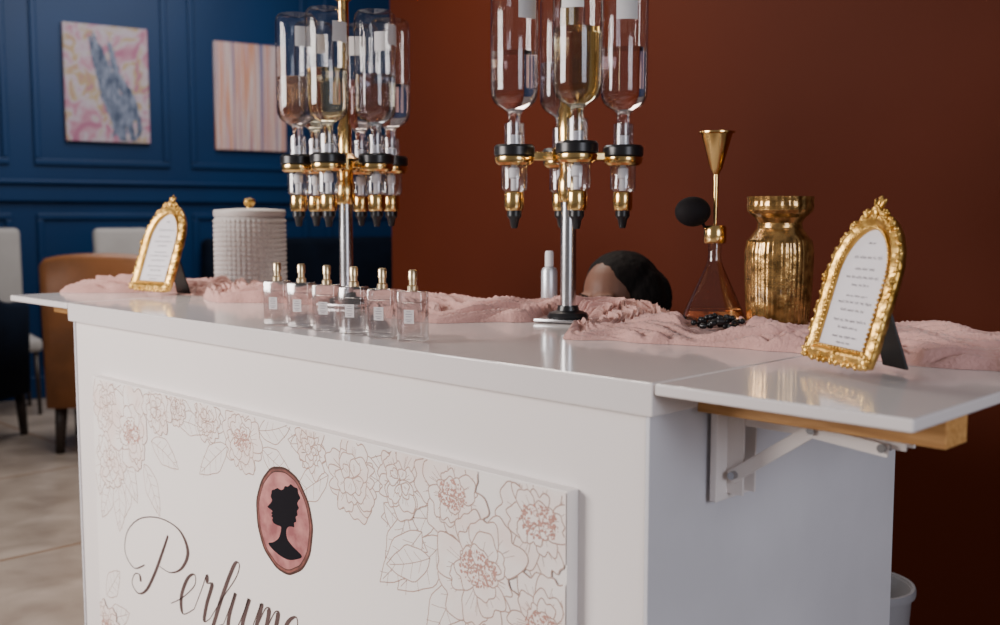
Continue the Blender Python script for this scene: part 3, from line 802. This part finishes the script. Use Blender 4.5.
add_cap(bm,H(0,-.083,.012),H(0,-.106,-.028),.010,.014,6); add_ell(bm,H(-.013,-.095,-.030),(.009,.009,.008)); add_ell(bm,H(.013,-.095,-.030),(.009,.009,.008))
add_ell(bm,H(0,-.087,-.053),(.024,.009,.006)); add_ell(bm,H(0,-.085,-.063),(.021,.010,.007))
for s in (-1,1):
    add_ell(bm,H(s*.045,-.055,-.025),(.022,.022,.024)); add_cap(bm,H(s*.012,-.086,.024),H(s*.048,-.072,.024),.009,.008,5)
    add_ell(bm,H(s*.078,.010,-.012),(.010,.018,.030))
    add_ell(bm,H(s*.031,-.076,.002),(.017,.012,.011))
pers=bm_to("person",bm,M_skin,None,(PX,PYY,0),(0,0,rad(4))); remesh(pers,.0055,3)
tag(pers,"person with dark hair seated low, head bowed behind counter","person")
bm=bmesh.new()
add_ell(bm,H(.004,.046,.042),(.095,.104,.080),36,24); add_ell(bm,H(0,.070,-.01),(.102,.078,.105),28,18)
for s in (-1,1):
    add_ell(bm,H(s*.072,.034,.005),(.032,.056,.072),20,14); add_ell(bm,H(s*.078,.050,-.045),(.034,.052,.080),20,14)
add_ell(bm,H(.03,.11,-.02),(.080,.05,.085),20,14); add_ell(bm,H(.060,.045,.0),(.062,.070,.085),20,14)
hair=remesh(bm_to("hair",bm,M_hair,pers),.0045,12)
dm=hair.modifiers.new("wave",'DISPLACE'); tex=bpy.data.textures.new("hair_waves",'CLOUDS'); tex.noise_scale=.022
dm.texture=tex; dm.strength=.005; dm.mid_level=.5
for s in (-1,1):
    bm=bmesh.new(); add_ell(bm,H(s*.031,-.083,-.002),(.0125,.006,.004),12,8); bm_to("eye",bm,M_eye,pers)
    bm=bmesh.new(); add_cap(bm,H(s*.016,-.094,.028),H(s*.050,-.078,.030),.0035,.002,8,8,6); bm_to("eyebrow",bm,M_hair,pers)
bm=bmesh.new()
add_cap(bm,(0,.10,.56),(0,.06,.72),.150,.134); add_cap(bm,(-.03,.05,.79),(.03,.05,.79),.132,.132); add_cap(bm,(-.13,.05,.85),(.13,.05,.85),.064,.064)
for s in (-1,1): add_cap(bm,(s*.17,.05,.84),(s*.21,-.01,.65),.058,.048); add_cap(bm,(s*.21,-.01,.65),(s*.12,-.13,.64),.046,.036)
remesh(bm_to("blouse",bm,M_cloth2,pers),.009,3)
bm=bmesh.new()
for s in (-1,1): add_cap(bm,(s*.09,.08,.535),(s*.11,-.19,.50),.084,.066,10); add_cap(bm,(s*.11,-.19,.50),(s*.11,-.14,.13),.062,.048,12)
remesh(bm_to("trousers",bm,M_navy,pers),.009,3)
stl=empty("stool",(PX,PYY+.16,0),label="low dark wooden stool under the seated person",cat="stool")
lathe("seat",[(0,.375),(.15,.375),(.16,.382),(.16,.402),(.15,.410),(0,.410)],M_dark,stl,36)
for k in range(4):
    a=rad(45+90*k); bm=bmesh.new(); add_tube(bm,(.15*math.cos(a),.15*math.sin(a),0),(.11*math.cos(a),.11*math.sin(a),.3745),.014,.018); bm_to("leg",bm,M_dark,stl)

# ------------------------------------------------------------------ lounge furniture
def barrel_chair(loc,rz,mat,label,top=1.08,arm=.70,sc=1.0):
    r=empty("armchair",(*loc,0),(0,0,rad(rz)),label,"armchair"); r.scale=(sc,sc,1)
    bm=bmesh.new(); rings=[]
    n=64
    for i in range(n+1):
        th=rad(-128+256*i/n); a=th+math.pi/2
        k=1/(1+math.exp((abs(th)-1.15)*6)); zt_=arm+(top-arm)*k
        sq=1/max(abs(math.cos(a)),abs(math.sin(a)))**.8
        ring=[]
        for (rr,z) in ((.245,.26),(.245,zt_-.03),(.265,zt_),(.315,zt_),(.335,zt_-.03),(.325,.26)):
            ring.append(bm.verts.new((rr*sq*math.cos(a),rr*sq*math.sin(a),z)))
        rings.append(ring)
    for i in range(n):
        for j in range(6): bm.faces.new((rings[i][j],rings[i][(j+1)%6],rings[i+1][(j+1)%6],rings[i+1][j]))
    bm.faces.new(rings[0][::-1]); bm.faces.new(rings[-1])
    bmesh.ops.recalc_face_normals(bm,faces=bm.faces)
    bm_to("backrest",bm,mat,r)
    boxo("seat_cushion",(0,-.03,.42),(.48,.51,.16),mat,r,.04)
    boxo("seat_base",(0,-.01,.30),(.48,.48,.075),mat,r,.01)
    for sx in (-1,1):
        for sy in (-1,1):
            bm=bmesh.new(); add_tube(bm,(sx*.25,sy*.25,0),(sx*.235,sy*.235,.30),.024,.036); bm_to("leg",bm,M_dark,r)
    return r
def rf(r,f): return (.838+.71*r-.704*f, -1.14+.704*r+.71*f)
barrel_chair(rf(-2.22,6.0),235,M_leather,"tan leather armchair with dark wooden legs",1.10,.80,1.0)
def side_chair(loc,rz,label,rx=-8):
    r=empty("dining_chair",(*loc,0),(0,0,rad(rz)),label,"chair","cream chairs by the blue wall")
    boxo("seat",(0,0,.46),(.46,.46,.09),M_cream,r,.03)
    bm=bmesh.new(); add_box(bm,(0,0,0),(.38,.08,.70),.038,seg=5); bm_to("backrest",bm,M_cream,r,(0,.235,.87),(rad(rx),0,0))
    for sx in (-1,1):
        for sy in (-1,1):
            bm=bmesh.new(); add_tube(bm,(sx*.20,sy*.20,0),(sx*.19,sy*.19,.414),.012,.018); bm_to("leg",bm,M_dark,r)
side_chair(rf(-2.47,7.05),75,"cream upholstered high-back chair near blue panelled wall")
side_chair(rf(-3.30,6.90),78,"cream upholstered high-back chair beside navy armchair",-3)
barrel_chair(rf(-3.12,6.02),215,M_navy,"navy velvet armchair near tan leather armchair",1.04,.8,.95)
sf=empty("bench_sofa",wl(1.2,.42,0),(0,0,WR),"long navy velvet bench sofa against blue wall","sofa")
boxo("seat",(0,-.0,.30),(2.0,.62,.30),M_navy,sf,.04); 
bm=bmesh.new(); add_box(bm,(0,.22,.80),(2.0,.18,.66),.05,seg=3); bm_to("backrest",bm,M_navy,sf,smooth=True)
for sx in (-1,1):
    for sy in (-1,1):
        boxo("leg",(sx*.9,sy*.24,.075),(.06,.06,.15),M_dark,sf,.005)

# ------------------------------------------------------------------ lights
def area(loc,target,size,energy,color=(1,1,1),sy=None,spread=180):
    l=bpy.data.lights.new("lamp",'AREA'); l.energy=energy; l.color=color; l.size=size; l.spread=rad(spread)
    if sy: l.shape='RECTANGLE'; l.size_y=sy
    o=bpy.data.objects.new("area_lamp",l); o.location=loc
    o.rotation_euler=(Vector(target)-Vector(loc)).to_track_quat('-Z','Y').to_euler(); COL.objects.link(o)
area((-2.6,-2.9,2.0),(-1.2,.1,.70),2.0,84,(1.0,.93,.89),1.4,104)
area((-2.0,1.0,3.0),(-1.6,.8,1.0),1.0,44,(1.0,.89,.78))
area((-4.6,2.0,3.2),(-5.8,2.2,0.6),2.2,72,(1.0,.97,.95))
area((2.6,-.6,1.7),(0,.35,.6),1.2,8.5,(.86,.89,1.0),None,75)
w=bpy.data.worlds.new("room_ambient"); bpy.context.scene.world=w; w.use_nodes=True
bg=w.node_tree.nodes["Background"]; bg.inputs[0].default_value=(.90,.85,.85,1); bg.inputs[1].default_value=.195

# ------------------------------------------------------------------ camera
cam=bpy.data.cameras.new("camera"); co=bpy.data.objects.new("camera",cam); COL.objects.link(co)
co.location=(.838,-1.140,ZT+.224); co.rotation_euler=(rad(90-5.258),0,rad(44.76))
cam.sensor_width=36; cam.lens=37.95; cam.clip_start=.05
cam.dof.use_dof=True; cam.dof.focus_distance=1.95; cam.dof.aperture_fstop=3.4
bpy.context.scene.camera=co
